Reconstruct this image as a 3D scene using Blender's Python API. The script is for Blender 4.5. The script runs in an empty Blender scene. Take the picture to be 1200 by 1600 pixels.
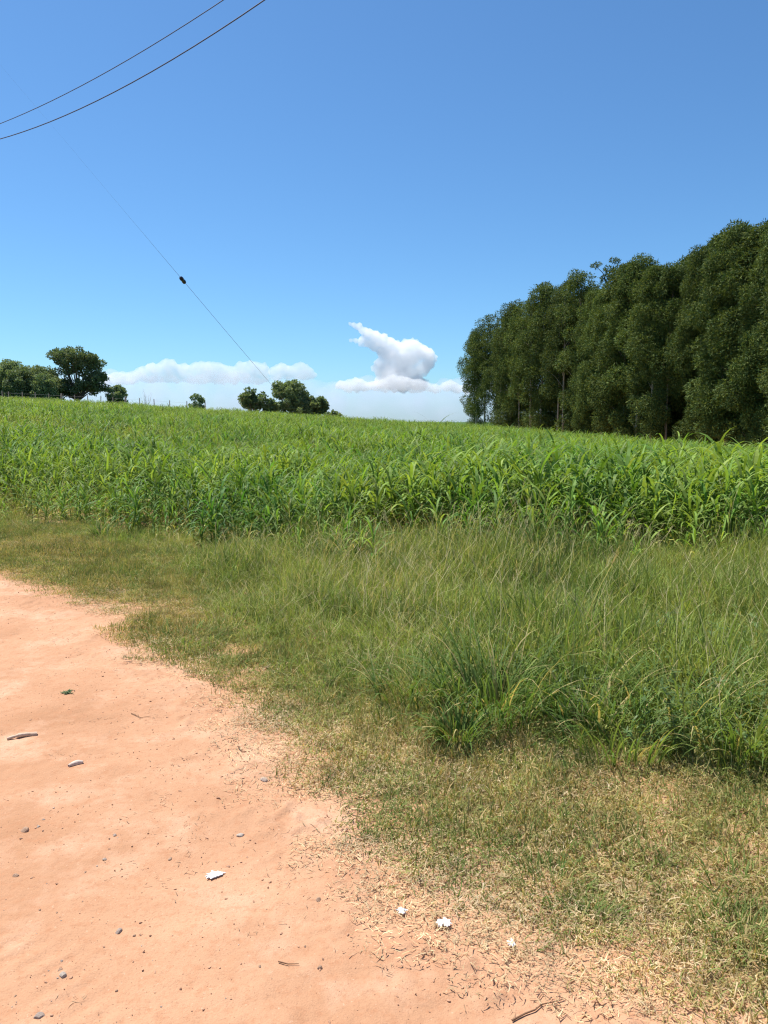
import bpy, bmesh, math, random
import numpy as np
from mathutils import Vector, Matrix

R = math.radians
rng = np.random.default_rng(7)
random.seed(7)
scene = bpy.context.scene
C = scene.collection

# ------------------------------------------------------------------ camera
F = 1208.0                      # focal length in photo pixels (1200x1600)
PITCH = math.atan(140 / F)      # horizon sits at row 660
EYE = 1.6
cd = bpy.data.cameras.new('camera')
cam = bpy.data.objects.new('camera', cd); C.objects.link(cam)
cd.sensor_fit = 'VERTICAL'; cd.sensor_height = 24; cd.lens = 24 * F / 1600
cd.clip_start = 0.05; cd.clip_end = 90000
cam.location = (0, 0, EYE); cam.rotation_euler = (R(90) - PITCH, 0, 0)
scene.camera = cam
scene.render.resolution_x = 768; scene.render.resolution_y = 1024

# ------------------------------------------------------------------ light
SUN_EL, SUN_AZ = 64, -50        # degrees; azimuth from the view axis, negative = left
w = bpy.data.worlds.new('World'); scene.world = w; w.use_nodes = True
nt = w.node_tree; nt.nodes.clear()
sky = nt.nodes.new('ShaderNodeTexSky'); sky.sky_type = 'NISHITA'; sky.sun_disc = False
sky.sun_elevation = R(SUN_EL); sky.sun_rotation = R(SUN_AZ)
sky.altitude = 500; sky.air_density = 1.0; sky.dust_density = 0.5; sky.ozone_density = 6.0
bg = nt.nodes.new('ShaderNodeBackground'); bg.inputs[1].default_value = 0.093
wo = nt.nodes.new('ShaderNodeOutputWorld')
wb = nt.nodes.new('ShaderNodeMix'); wb.data_type = 'RGBA'; wb.blend_type = 'MULTIPLY'; wb.inputs[0].default_value = 1.0
wb.inputs[7].default_value = (0.66, 0.92, 1.04, 1)          # white balance of the sky light
nt.links.new(sky.outputs[0], wb.inputs[6]); nt.links.new(wb.outputs[2], bg.inputs[0]); nt.links.new(bg.outputs[0], wo.inputs[0])
ld = bpy.data.lights.new('sun', 'SUN'); sun = bpy.data.objects.new('sun', ld); C.objects.link(sun)
ld.energy = 5.0; ld.angle = R(0.5); ld.color = (1, 0.955, 0.89)
sd = Vector((math.sin(R(SUN_AZ)) * math.cos(R(SUN_EL)), math.cos(R(SUN_AZ)) * math.cos(R(SUN_EL)), math.sin(R(SUN_EL))))
sun.rotation_euler = sd.to_track_quat('Z', 'Y').to_euler()
scene.view_settings.view_transform = 'Standard'; scene.view_settings.look = 'None'
scene.view_settings.exposure = 0.62; scene.view_settings.gamma = 1
try:
    cy = scene.cycles
    cy.max_bounces = 96; cy.diffuse_bounces = 4; cy.glossy_bounces = 2; cy.transmission_bounces = 6; cy.volume_bounces = 96
    cy.transparent_max_bounces = 8; cy.adaptive_threshold = 0.01; cy.use_denoising = True; cy.denoiser = 'OPENIMAGEDENOISE'; cy.denoising_prefilter = 'NONE'; cy.time_limit = 1000; cy.filter_width = 1.2
except Exception: pass

# ------------------------------------------------------------------ helpers
def ray(u, v):
    x, y, z = (u - 600) / F, -(v - 800) / F, -1.0
    c, s = math.cos(R(90) - PITCH), math.sin(R(90) - PITCH)
    return np.array([x, y * c - z * s, y * s + z * c])

def on_ground(u, v, z=0.0):
    d = ray(u, v); k = (z - EYE) / d[2]
    return d[0] * k, d[1] * k

def at_dist(u, v, Y):           # point on the pixel's ray at forward distance Y
    d = ray(u, v); k = Y / d[1]
    return d[0] * k, Y, EYE + d[2] * k

def sm(a, b, x):
    t = np.clip((np.asarray(x, float) - a) / (b - a), 0, 1); return t * t * (3 - 2 * t)

def hsh(i, j, s):
    n = (i * 374761393 + j * 668265263 + s * 974711) & 0xffffffff
    n = ((n ^ (n >> 13)) * 1274126177) & 0xffffffff
    return ((n ^ (n >> 16)) & 0xffff) / 65535.0

def vn(x, y, s=0):              # value noise in [-1,1]
    x = np.asarray(x, float); y = np.asarray(y, float)
    xi = np.floor(x).astype(np.int64); yi = np.floor(y).astype(np.int64)
    fx = x - xi; fy = y - yi; fx = fx * fx * (3 - 2 * fx); fy = fy * fy * (3 - 2 * fy)
    a = hsh(xi, yi, s); b = hsh(xi + 1, yi, s); c = hsh(xi, yi + 1, s); d = hsh(xi + 1, yi + 1, s)
    return 2 * ((a * (1 - fx) + b * fx) * (1 - fy) + (c * (1 - fx) + d * fx) * fy) - 1

def fbm(x, y, s=0, o=4):
    r = 0; a = 1
    for k in range(o):
        r = r + a * vn(x * 2 ** k + 13.7 * k, y * 2 ** k - 7.1 * k, s + k); a *= 0.5
    return r

# outline of the road verge, read off the photograph and laid on the ground
EDGE_PX = [(1160, 1640), (1060, 1600), (905, 1540), (835, 1492), (740, 1452), (635, 1405), (560, 1340), (500, 1270),
           (425, 1195), (380, 1125), (340, 1078), (250, 1035), (130, 975), (60, 925), (0, 903)]
ep = [on_ground(u, v) for u, v in EDGE_PX]
EY = [0.0, 1.2] + [p[1] for p in ep] + [10.0, 16.0, 60.0]
EX = [2.3, 1.55] + [p[0] for p in ep] + [ep[-1][0] - 3.5, ep[-1][0] - 16, ep[-1][0] - 120]
def edge_x(y): return np.interp(y, EY, EX)
def edge_d(x, y):               # >0 on the grass side, rough metres
    return (np.asarray(x) - edge_x(y)) * 0.62 + 0.085 * fbm(np.asarray(x) * 2.2, np.asarray(y) * 2.2, 3, 4)

def H(x, y):
    x = np.asarray(x, float); y = np.asarray(y, float)
    s = sm(7, 30, y)
    xc = 75 * np.tanh(x / 75)
    z = s * (-0.07 * xc + 0.011 * np.minimum(y, 120)) + s * 0.12 * vn(x / 9, y / 9, 5)
    far = sm(106, 260, y)
    z = z - 14 * far * (1 + 0.1 * vn(x / 140, y / 140, 6))
    z = z + 15.5 * sm(330, 950, y + 60 * vn(x / 300, 0 * x, 8)) + 3.0 * sm(1500, 5000, y) + (1.5 + y * 0.0006) * sm(800, 2000, y) * vn(x / 700, y / 900, 9)
    return z

def micro(x, y):
    d = edge_d(x, y); near = 1 - sm(10, 14, y)
    m = 0.006 * fbm(x * 0.9, y * 0.9, 21, 2) + 0.0034 * fbm(x * 11, y * 11, 22, 4) * (0.5 + 0.8 * sm(-0.3, 0.6, fbm(x * 1.1, y * 1.1, 24, 2)))
    clod = np.maximum(0, vn(x * 17, y * 17, 25) * 0.6 + vn(x * 34, y * 34, 26) * 0.4 - 0.12)
    band = np.exp(-((d + 0.12) / 0.17) ** 2)
    m = m + 0.026 * clod * band + 0.012 * band * vn(x * 5, y * 5, 28)
    gr = np.maximum(0, vn(x * 60, y * 60, 27) - 0.45)
    m = m + 0.006 * gr * (0.4 + 0.6 * sm(-0.2, 0.6, fbm(x * 0.8, y * 0.8, 31, 2)))
    rut = np.exp(-((d + 0.42 + 0.05 * vn(y * 3, x, 32)) / 0.07) ** 2)
    m = m - 0.012 * rut * (0.6 + 0.6 * vn(x * 6, y * 6, 33))
    trk = np.exp(-((d + 0.95 + 0.06 * vn(y * 0.8, 0 * x, 35)) / 0.09) ** 2) + 0.7 * np.exp(-((d + 1.75 + 0.08 * vn(y * 0.7, 0 * x, 36)) / 0.10) ** 2)
    m = m - 0.009 * trk * (0.5 + 0.5 * vn(x * 0.8, y * 0.8, 37)) + 0.0022 * trk * np.sign(np.sin((x * 0.8 - y * 0.6) * 90))
    return m * near

def mesh(name, V, faces=None, quads=None, tris=None, attrs=None, smooth=False):
    me = bpy.data.meshes.new(name)
    V = np.asarray(V, np.float32).reshape(-1, 3)
    if faces is not None:
        me.from_pydata([tuple(map(float, p)) for p in V], [], faces)
    else:
        k = 4 if quads is not None else 3
        Q = np.asarray(quads if quads is not None else tris, np.int32).reshape(-1, k)
        me.vertices.add(len(V)); me.vertices.foreach_set('co', V.ravel())
        me.loops.add(Q.size); me.loops.foreach_set('vertex_index', Q.ravel())
        me.polygons.add(len(Q)); me.polygons.foreach_set('loop_start', np.arange(0, Q.size, k, dtype=np.int32))
        me.update(calc_edges=True)
    if attrs:
        for n, a in attrs.items():
            a = np.asarray(a, np.float32)
            if a.ndim == 1:
                me.attributes.new(n, 'FLOAT', 'POINT').data.foreach_set('value', a)
            else:
                me.attributes.new(n, 'FLOAT_VECTOR', 'POINT').data.foreach_set('vector', a.ravel())
    me.polygons.foreach_set('use_smooth', np.full(len(me.polygons), smooth))
    me.update()
    return me

def obj(name, me, mat=None, parent=None, loc=None):
    o = bpy.data.objects.new(name, me); C.objects.link(o)
    if mat is not None and me is not None and not me.materials: me.materials.append(mat)
    if parent is not None: o.parent = parent
    if loc is not None: o.location = loc
    return o

def tag(o, label=None, cat=None, group=None, kind=None):
    for k, v in (('label', label), ('category', cat), ('group', group), ('kind', kind)):
        if v: o[k] = v
    return o

def thing(name, loc, label, cat, group=None, rz=0.0):
    o = bpy.data.objects.new(name, None); C.objects.link(o); o.empty_display_size = 0.2
    o.location = loc; o.rotation_euler = (0, 0, rz)
    return tag(o, label, cat, group)

class MB:                       # collects quads
    def __init__(s): s.V = []; s.Q = []; s.A = []; s.n = 0
    def add(s, V, Q, A=None):
        V = np.asarray(V, float).reshape(-1, 3); Q = np.asarray(Q).reshape(-1, 4)
        s.V.append(V); s.Q.append(Q + s.n); s.A.append(np.zeros(len(V)) if A is None else A); s.n += len(V)
        return s
    def mesh(s, name, smooth=False):
        return mesh(name, np.concatenate(s.V), quads=np.concatenate(s.Q), attrs={'t': np.concatenate(s.A)}, smooth=smooth)

def tube(mb, P, rad, sides=6, t=0.0):
    P = np.asarray(P, float); rad = np.broadcast_to(np.asarray(rad, float), (len(P),))
    T = np.gradient(P, axis=0); T /= np.linalg.norm(T, axis=1)[:, None] + 1e-12
    ref = np.array([0, 0, 1.0]) if abs(T[0][2]) < 0.8 else np.array([1.0, 0, 0])
    U = np.cross(T, ref); U /= np.linalg.norm(U, axis=1)[:, None]; W = np.cross(T, U)
    a = np.linspace(0, 2 * np.pi, sides, endpoint=False)
    V = P[:, None] + rad[:, None, None] * (np.cos(a)[None, :, None] * U[:, None] + np.sin(a)[None, :, None] * W[:, None])
    m = len(P); Q = []
    for i in range(m - 1):
        for j in range(sides):
            k = (j + 1) % sides
            Q.append((i * sides + j, i * sides + k, (i + 1) * sides + k, (i + 1) * sides + j))
    mb.add(V, Q, np.full(m * sides, t))
    # caps
    V2 = [P[0], P[-1]]
    V3 = np.concatenate([V[0], V[-1], np.array(V2)]); Q = []
    for j in range(0, sides - 1, 2):
        Q.append((2 * sides, (j + 2) % sides, j + 1, j)); Q.append((2 * sides + 1, sides + j, sides + j + 1, sides + (j + 2) % sides))
    if sides % 2: pass
    mb.add(V3, Q, np.full(len(V3), t))

def strips(base, az, L, lean, curl, wid, segs, t=0.0, prof='grass', twist=None, curlp=1.3, azturn=None):
    n = len(az); base = np.asarray(base, float)
    L, lean, curl, wid = [np.broadcast_to(np.asarray(q, float), (n,)) for q in (L, lean, curl, wid)]
    s = np.linspace(0, 1, segs + 1); mid = (s[1:] + s[:-1]) / 2
    ang = lean[:, None] + curl[:, None] * mid[None] ** curlp
    azz = az[:, None] + (0 if azturn is None else azturn[:, None] * mid[None])
    st = (L / segs)[:, None]
    dx = np.sin(ang) * np.cos(azz) * st; dy = np.sin(ang) * np.sin(azz) * st; dz = np.cos(ang) * st
    P = np.zeros((n, segs + 1, 3)); P[:, 1:, 0] = np.cumsum(dx, 1); P[:, 1:, 1] = np.cumsum(dy, 1); P[:, 1:, 2] = np.cumsum(dz, 1)
    P += base[:, None]
    side = np.stack([-np.sin(az), np.cos(az), 0 * az], 1)
    if twist is not None:
        nrm = np.stack([np.cos(az), np.sin(az), 0 * az + 0.3], 1)
        side = side * np.cos(twist)[:, None] + nrm * np.sin(twist)[:, None]
    if prof == 'grass': pw = (1 - s) ** 0.6 + 0.04
    elif prof == 'leaf': pw = np.minimum(1, 0.35 + 2.6 * s) * (1 - s ** 2.2) + 0.03
    else: pw = np.full_like(s, 1.0)
    hw = 0.5 * wid[:, None, None] * pw[None, :, None] * side[:, None, :]
    V = np.stack([P - hw, P + hw], 2)           # n, segs+1, 2, 3
    k = (segs + 1) * 2
    q = np.array([[2 * i, 2 * i + 1, 2 * i + 3, 2 * i + 2] for i in range(segs)])
    Q = (np.arange(n) * k)[:, None, None] + q[None]
    return V.reshape(-1, 3), Q.reshape(-1, 4), np.repeat(np.broadcast_to(np.asarray(t, float), (n,)), k)

# ------------------------------------------------------------------ materials
def new_mat(name):
    m = bpy.data.materials.new(name); m.use_nodes = True; m.node_tree.nodes.clear(); return m, m.node_tree
def N(nt, typ, **kw):
    n = nt.nodes.new(typ)
    for k, v in kw.items():
        if k == 'inp':
            for a, b in v.items(): n.inputs[a].default_value = b
        else: setattr(n, k, v)
    return n
def lk(nt, a, b): nt.links.new(a, b)
def rgb(c): return (*c, 1)
def mixc(nt, fac, a, b, mode='MIX'):
    m = N(nt, 'ShaderNodeMix', data_type='RGBA', blend_type=mode)
    for i, v in ((0, fac), (6, a), (7, b)):
        if hasattr(v, 'is_output'): lk(nt, v, m.inputs[i])
        elif i == 0: m.inputs[0].default_value = v
        else: m.inputs[i].default_value = rgb(v)
    return m.outputs[2]
def noise(nt, scale, detail=2, rough=0.5, vec=None):
    n = N(nt, 'ShaderNodeTexNoise', inp={'Scale': scale, 'Detail': detail, 'Roughness': rough})
    if vec is None:
        g = N(nt, 'ShaderNodeNewGeometry'); vec = g.outputs['Position']
    lk(nt, vec, n.inputs['Vector']); return n.outputs['Fac']
def mapr(nt, v, a, b, c=0.0, d=1.0):
    m = N(nt, 'ShaderNodeMapRange', inp={1: a, 2: b, 3: c, 4: d}); lk(nt, v, m.inputs[0]); return m.outputs[0]
def math_(nt, op, a, b):
    m = N(nt, 'ShaderNodeMath', operation=op)
    for i, v in enumerate((a, b)):
        if hasattr(v, 'is_output'): lk(nt, v, m.inputs[i])
        else: m.inputs[i].default_value = v
    return m.outputs[0]

def leaf_mat(name, g1, g2, dry, patch=0.35, trans=0.4, rough=0.55, spec=0.35, vary=0.35, dry2=None):  # dry is mixed in by t; eucalyptus passes a painted sunlit tone
    m, nt = new_mat(name)
    big = mapr(nt, noise(nt, patch, 3), 0.36, 0.64)
    oi = N(nt, 'ShaderNodeObjectInfo')
    c = mixc(nt, big, g1, g2)
    at = N(nt, 'ShaderNodeAttribute', attribute_name='t')
    d2 = mixc(nt, oi.outputs['Random'], dry, dry2 or dry)
    c = mixc(nt, at.outputs['Fac'], c, d2)
    v = mapr(nt, oi.outputs['Random'], 0, 1, 1 - vary, 1 + vary)
    v2 = mapr(nt, noise(nt, 7.0, 1), 0.3, 0.7, 0.8, 1.2)
    v = math_(nt, 'MULTIPLY', v, v2)
    hs = N(nt, 'ShaderNodeHueSaturation'); lk(nt, c, hs.inputs['Color']); lk(nt, v, hs.inputs['Value'])
    p = N(nt, 'ShaderNodeBsdfPrincipled', inp={'Roughness': rough, 'Specular IOR Level': spec})
    tr = N(nt, 'ShaderNodeBsdfTranslucent')
    lk(nt, hs.outputs[0], p.inputs['Base Color'])
    tc = mixc(nt, 0.75, hs.outputs[0], (1.5, 1.35, 0.5), 'MULTIPLY')
    lk(nt, tc, tr.inputs[0])
    ms = N(nt, 'ShaderNodeMixShader', inp={0: trans}); lk(nt, p.outputs[0], ms.inputs[1]); lk(nt, tr.outputs[0], ms.inputs[2])
    o = N(nt, 'ShaderNodeOutputMaterial'); lk(nt, ms.outputs[0], o.inputs[0])
    return m

def plain_mat(name, c1, c2, scale=20, rough=0.8, bump=0.0, metallic=0.0, spec=0.3):
    m, nt = new_mat(name)
    tc = N(nt, 'ShaderNodeTexCoord').outputs['Object']
    f = mapr(nt, noise(nt, scale, 4, 0.6, tc), 0.3, 0.7)
    p = N(nt, 'ShaderNodeBsdfPrincipled', inp={'Roughness': rough, 'Metallic': metallic, 'Specular IOR Level': spec})
    lk(nt, mixc(nt, f, c1, c2), p.inputs['Base Color'])
    if bump:
        b = N(nt, 'ShaderNodeBump', inp={'Strength': 1.0, 'Distance': bump}); lk(nt, f, b.inputs['Height']); lk(nt, b.outputs[0], p.inputs['Normal'])
    o = N(nt, 'ShaderNodeOutputMaterial'); lk(nt, p.outputs[0], o.inputs[0])
    return m

def soil_mat(name, road):
    m, nt = new_mat(name)
    A = (0.51, 0.29, 0.172); B = (0.39, 0.205, 0.112); P = (0.58, 0.36, 0.235)
    c = mixc(nt, mapr(nt, noise(nt, 0.9, 5, 0.6), 0.38, 0.66), A, B)
    c = mixc(nt, mapr(nt, noise(nt, 2.3, 4, 0.65), 0.5, 0.75), c, P)
    c = mixc(nt, mapr(nt, noise(nt, 24, 5, 0.75), 0.50, 0.72, 0, 0.8), c, (0.40, 0.19, 0.10))
    c = mixc(nt, mapr(nt, noise(nt, 120, 2, 0.6), 0.6, 0.72, 0, 0.7), c, (0.33, 0.17, 0.10))
    c = mixc(nt, mapr(nt, noise(nt, 75, 2, 0.6), 0.66, 0.76, 0, 0.4), c, (0.70, 0.46, 0.32))
    if not road:
        at = N(nt, 'ShaderNodeAttribute', attribute_name='t').outputs['Fac']
        c = mixc(nt, math_(nt, 'MULTIPLY', mapr(nt, at, 0.0, 0.5), mapr(nt, noise(nt, 6, 4, 0.7), 0.35, 0.6)), c, (0.30, 0.20, 0.085))
        gf = mixc(nt, mapr(nt, noise(nt, 0.012, 4, 0.6), 0.4, 0.6), (0.045, 0.095, 0.03), (0.075, 0.13, 0.04))
        c = mixc(nt, mapr(nt, at, 0.6, 1.0), c, gf)
    p = N(nt, 'ShaderNodeBsdfPrincipled', inp={'Roughness': 0.95, 'Specular IOR Level': 0.1})
    lk(nt, c, p.inputs['Base Color'])
    h = math_(nt, 'ADD', noise(nt, 45, 5, 0.7), math_(nt, 'MULTIPLY', noise(nt, 160, 3, 0.7), 0.4))
    b = N(nt, 'ShaderNodeBump', inp={'Strength': 0.8, 'Distance': 0.006}); lk(nt, h, b.inputs['Height']); lk(nt, b.outputs[0], p.inputs['Normal'])
    o = N(nt, 'ShaderNodeOutputMaterial'); lk(nt, p.outputs[0], o.inputs[0])
    return m

M = {}
M['road'] = soil_mat('red_dirt', True); M['ground'] = soil_mat('field_soil', False)
DRY = (0.56, 0.44, 0.20); DRY2 = (0.44, 0.31, 0.15)
M['crop'] = leaf_mat('crop_leaf', (0.060, 0.172, 0.024), (0.175, 0.285, 0.036), (0.50, 0.46, 0.15), patch=0.45, trans=0.38, vary=0.4, rough=0.6, spec=0.22)
M['turf'] = leaf_mat('turf_blade', (0.095, 0.18, 0.04), (0.22, 0.27, 0.075), DRY, patch=1.8, trans=0.3, vary=0.25, spec=0.08, rough=0.7, dry2=DRY2)
M['straw'] = leaf_mat('straw', (0.48, 0.36, 0.19), (0.40, 0.27, 0.14), (0.60, 0.48, 0.28), patch=2.0, trans=0.2, vary=0.25)
M['tall'] = leaf_mat('weed_grass', (0.12, 0.215, 0.036), (0.25, 0.33, 0.060), (0.50, 0.48, 0.22), patch=0.9, trans=0.32, vary=0.3, spec=0.08, rough=0.7, dry2=(0.40, 0.31, 0.20))
M['weed'] = leaf_mat('weed_leaf', (0.06, 0.13, 0.035), (0.09, 0.17, 0.04), DRY, patch=0.9, trans=0.3, vary=0.3)
M['euc'] = leaf_mat('eucalyptus_leaf', (0.034, 0.074, 0.026), (0.064, 0.112, 0.034), (0.23, 0.26, 0.065), patch=0.12, trans=0.2, vary=0.2, rough=0.75, spec=0.12)  # third colour paints a sunlit olive highlight onto random leaves
M['broad'] = leaf_mat('tree_leaf', (0.12, 0.20, 0.085), (0.165, 0.23, 0.105), (0.26, 0.29, 0.17), patch=0.25, trans=0.3, vary=0.2, rough=0.7, spec=0.2)
M['bark'] = plain_mat('pale_bark', (0.30, 0.24, 0.18), (0.48, 0.42, 0.34), 3, 0.8, 0.01)
M['bark2'] = plain_mat('dark_bark', (0.10, 0.075, 0.05), (0.20, 0.16, 0.12), 3, 0.9, 0.02)
M['post'] = plain_mat('weathered_post', (0.30, 0.27, 0.23), (0.42, 0.39, 0.34), 8, 0.9, 0.003)
M['wire'] = plain_mat('cable', (0.04, 0.05, 0.10), (0.06, 0.075, 0.14), 4, 0.5)
M['gwire'] = plain_mat('galvanised_wire', (0.16, 0.17, 0.19), (0.24, 0.25, 0.27), 4, 0.4)
M['insul'] = plain_mat('insulator_glaze', (0.008, 0.01, 0.03), (0.02, 0.02, 0.05), 9, 0.25)
M['stone'] = plain_mat('pebble_stone', (0.58, 0.36, 0.23), (0.70, 0.47, 0.33), 40, 0.9, 0.002, spec=0.03)
M['grey'] = plain_mat('grey_stone', (0.50, 0.38, 0.30), (0.66, 0.52, 0.43), 30, 0.85, 0.002, spec=0.03)
M['pale'] = plain_mat('pale_stone', (0.66, 0.52, 0.41), (0.80, 0.68, 0.56), 30, 0.85, 0.002, spec=0.03)
M['stick'] = plain_mat('dry_wood', (0.48, 0.33, 0.23), (0.62, 0.45, 0.33), 25, 0.9, 0.002)
M['twig'] = plain_mat('dark_twig', (0.14, 0.07, 0.04), (0.24, 0.13, 0.07), 25, 0.9)
M['white'] = plain_mat('white_fluff', (0.88, 0.88, 0.87), (0.93, 0.93, 0.92), 30, 0.7)

# ------------------------------------------------------------------ ground and road
def axis(parts):
    out = []
    for a, b, st in parts: out.append(np.arange(a, b, st))
    return np.concatenate(out)
def geo(a, b, r):
    v = [a]
    while v[-1] < b: v.append(v[-1] * r)
    return np.array(v)
pos = geo(8.0, 9000, 1.035)
xs = np.concatenate([-pos[::-1], np.arange(-7.9, 7.95, 0.07), pos])
ys = np.concatenate([-geo(0.6, 80, 1.3)[::-1], np.arange(0.0, 15, 0.07), geo(15.1, 12000, 1.018)])
X, Y = np.meshgrid(xs, ys); nx, ny = len(xs), len(ys)
def gridq(nx, ny):
    i = np.arange(nx - 1)[None] + np.arange(ny - 1)[:, None] * nx
    return np.stack([i, i + 1, i + 1 + nx, i + nx], -1).reshape(-1, 4)
d = edge_d(X, Y)
nearm = (np.abs(X) < 12) & (Y < 16)
Z = H(X, Y) + np.where(nearm, micro(X, Y), 0) - 0.035 * (1 - sm(-0.17, -0.05, d)) * (1 - sm(40, 60, Y))
tt = np.clip(0.5 * sm(0.0, 0.5, d) + 0.5 * sm(104, 112, Y), 0, 1)
gnd = obj('ground', mesh('ground', np.stack([X, Y, Z], -1), quads=gridq(nx, ny), attrs={'t': tt.ravel()}, smooth=True), M['ground'])
tag(gnd, kind='structure')

ry = [0.9]
while ry[-1] < 13.5: ry.append(ry[-1] + max(0.009, 0.0055 * ry[-1]))
ry = np.concatenate([np.arange(-4, 0.9, 0.1), np.array(ry), np.arange(13.6, 40, 0.5)])
rx = np.concatenate([np.arange(-50, -6, 0.5), np.arange(-6, 1.7, 0.0125)])
X, Y = np.meshgrid(rx, ry); nx, ny = len(rx), len(ry)
d = edge_d(X, Y)
Z = H(X, Y) + micro(X, Y) + 0.006 - 0.02 * sm(-0.05, 0.03, d)
Q = gridq(nx, ny); keep = (d.ravel()[Q].min(1) < 0.05); Q = Q[keep]
used = np.zeros(nx * ny, bool); used[Q.ravel()] = True; idx = np.cumsum(used) - 1
V = np.stack([X, Y, Z], -1).reshape(-1, 3)[used]
road = obj('dirt_road', mesh('dirt_road', V, quads=idx[Q], smooth=True), M['road'])
tag(road, kind='structure')

def ground_z(x, y): return float(H(x, y) + micro(np.array([x]), np.array([y]))[0])

# ------------------------------------------------------------------ instanced stuff
def scatter(name, protos, pts, rot, scl, idx, label, cat, mat):
    """ONE object: points carrying rotation/scale/choice, instanced by geometry nodes."""
    col = bpy.data.collections.new(name + '_kinds')
    for k, me in enumerate(protos):
        if not me.materials: me.materials.append(mat)
        col.objects.link(bpy.data.objects.new('%s_kind_%03d' % (name, k), me))
    me = mesh(name, pts, faces=[], attrs={'rot': rot, 'scl': scl})
    me.attributes.new('idx', 'INT', 'POINT').data.foreach_set('value', np.asarray(idx, np.int32))
    me.materials.append(mat)
    o = obj(name, me)
    g = bpy.data.node_groups.new(name + '_nodes', 'GeometryNodeTree')
    g.interface.new_socket('Geometry', in_out='INPUT', socket_type='NodeSocketGeometry')
    g.interface.new_socket('Geometry', in_out='OUTPUT', socket_type='NodeSocketGeometry')
    gi = g.nodes.new('NodeGroupInput'); go = g.nodes.new('NodeGroupOutput')
    ci = g.nodes.new('GeometryNodeCollectionInfo'); ci.inputs['Collection'].default_value = col
    ci.inputs['Separate Children'].default_value = True; ci.inputs['Reset Children'].default_value = True
    ip = g.nodes.new('GeometryNodeInstanceOnPoints'); ip.inputs['Pick Instance'].default_value = True
    def na(n, t):
        a = g.nodes.new('GeometryNodeInputNamedAttribute'); a.data_type = t; a.inputs['Name'].default_value = n; return a.outputs['Attribute']
    g.links.new(gi.outputs[0], ip.inputs['Points']); g.links.new(ci.outputs[0], ip.inputs['Instance'])
    g.links.new(na('rot', 'FLOAT_VECTOR'), ip.inputs['Rotation']); g.links.new(na('scl', 'FLOAT_VECTOR'), ip.inputs['Scale'])
    g.links.new(na('idx', 'INT'), ip.inputs['Instance Index'])
    g.links.new(ip.outputs[0], go.inputs[0])
    md = o.modifiers.new('scatter', 'NODES'); md.node_group = g
    return tag(o, label, cat, kind='stuff')

def sample_pts(x0, x1, y0, y1, cell, dens=1.0):
    nxx = int((x1 - x0) / cell); nyy = int((y1 - y0) / cell)
    gx, gy = np.meshgrid(np.arange(nxx), np.arange(nyy))
    gx = x0 + (gx + rng.random(gx.shape)) * cell; gy = y0 + (gy + rng.random(gy.shape)) * cell
    x, y = gx.ravel(), gy.ravel()
    k = np.abs(x) < 0.5 * y * 1.22 + 2.2
    return x[k], y[k]
def rots(n, tilt=0.0):
    return np.stack([rng.normal(0, tilt, n), rng.normal(0, tilt, n), rng.random(n) * 6.283], 1)
def place(x, y, dz=0.0):
    near = y < 15
    z = H(x, y) + np.where(near, micro(x, y), 0) + dz
    return np.stack([x, y, z], 1)

# line (in plan) where the knee-high grass starts, and where the crop starts
TALL_PX = [(-500, 845), (0, 848), (180, 868), (300, 905), (330, 985), (430, 1045), (600, 1085), (700, 1135), (850, 1165), (960, 1195), (1100, 1200), (1200, 1215), (1400, 1260)]
tp = np.array([on_ground(u, v) for u, v in TALL_PX])
def tall_front(x): return np.interp(x, tp[:, 0], tp[:, 1])
CROP_PX = [(-500, 822), (0, 826), (150, 838), (300, 846), (450, 866), (600, 874), (900, 884), (1200, 880), (1700, 870)]
cp = np.array([on_ground(u, v) for u, v in CROP_PX])
def crop_front(x): return np.interp(x, cp[:, 0], cp[:, 1]) - 0.35 + 0.75 * vn(x * 0.9, 0 * x, 44) + 0.45 * vn(x * 3.1, 0 * x, 45)
def tree_line_x(y): return np.interp(y, [40, 58, 128, 140], [33.5, 30.2, 15.4, 13.0])

# --- short turf patches
def turf_patch(nb, rad, h0, h1, wid, dryp, seed, lean=0.9):
    r = np.random.default_rng(seed); mb = MB()
    a = r.random(nb) * 6.283; q = rad * np.sqrt(r.random(nb)); b = np.stack([q * np.cos(a), q * np.sin(a), np.full(nb, -0.006)], 1)
    t = np.where(r.random(nb) < dryp, 0.6 + 0.4 * r.random(nb), 0.35 * r.random(nb))
    mb.add(*strips(b, r.random(nb) * 6.283, h0 + (h1 - h0) * r.random(nb) ** 1.6, r.random(nb) * lean, r.normal(0.9, 1.0, nb), wid * (0.7 + 0.6 * r.random(nb)), 4, t,
                   twist=r.normal(0, 0.6, nb), azturn=r.normal(0, 1.4, nb)))
    return mb.mesh('turf_patch')
turf = [turf_patch(200, 0.17, 0.025, 0.085, 0.0046, 0.22, s, 1.3) for s in range(5)] + [turf_patch(180, 0.17, 0.02, 0.07, 0.0044, 0.66, s, 1.4) for s in range(5, 9)]
x, y = sample_pts(-7, 7, 1.0, 13, 0.085)
d = edge_d(x, y); pn = fbm(x * 1.7, y * 1.7, 50, 4)
cov = sm(-0.03, 0.22, d + 0.09 * pn)                                     # thin and patchy near the road, full further in
bare = sm(0.35, 0.75, fbm(x * 1.25, y * 1.25, 51, 3)) * (1 - sm(0.4, 1.5, d)) * 0.85 * sm(0.0, 0.2, d)
k = (rng.random(len(x)) < cov * (1 - bare) * 0.95) & (y < tall_front(x) + 0.5 + 2.2 * (x < -2.0)) & (y < crop_front(x) + 0.3)
x, y, d, pn = x[k], y[k], d[k], pn[k]
sc = (0.5 + 0.4 * sm(-0.1, 0.6, d) + 0.6 * sm(0, 0.8, pn)) * (0.8 + 0.45 * rng.random(len(x)))
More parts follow.
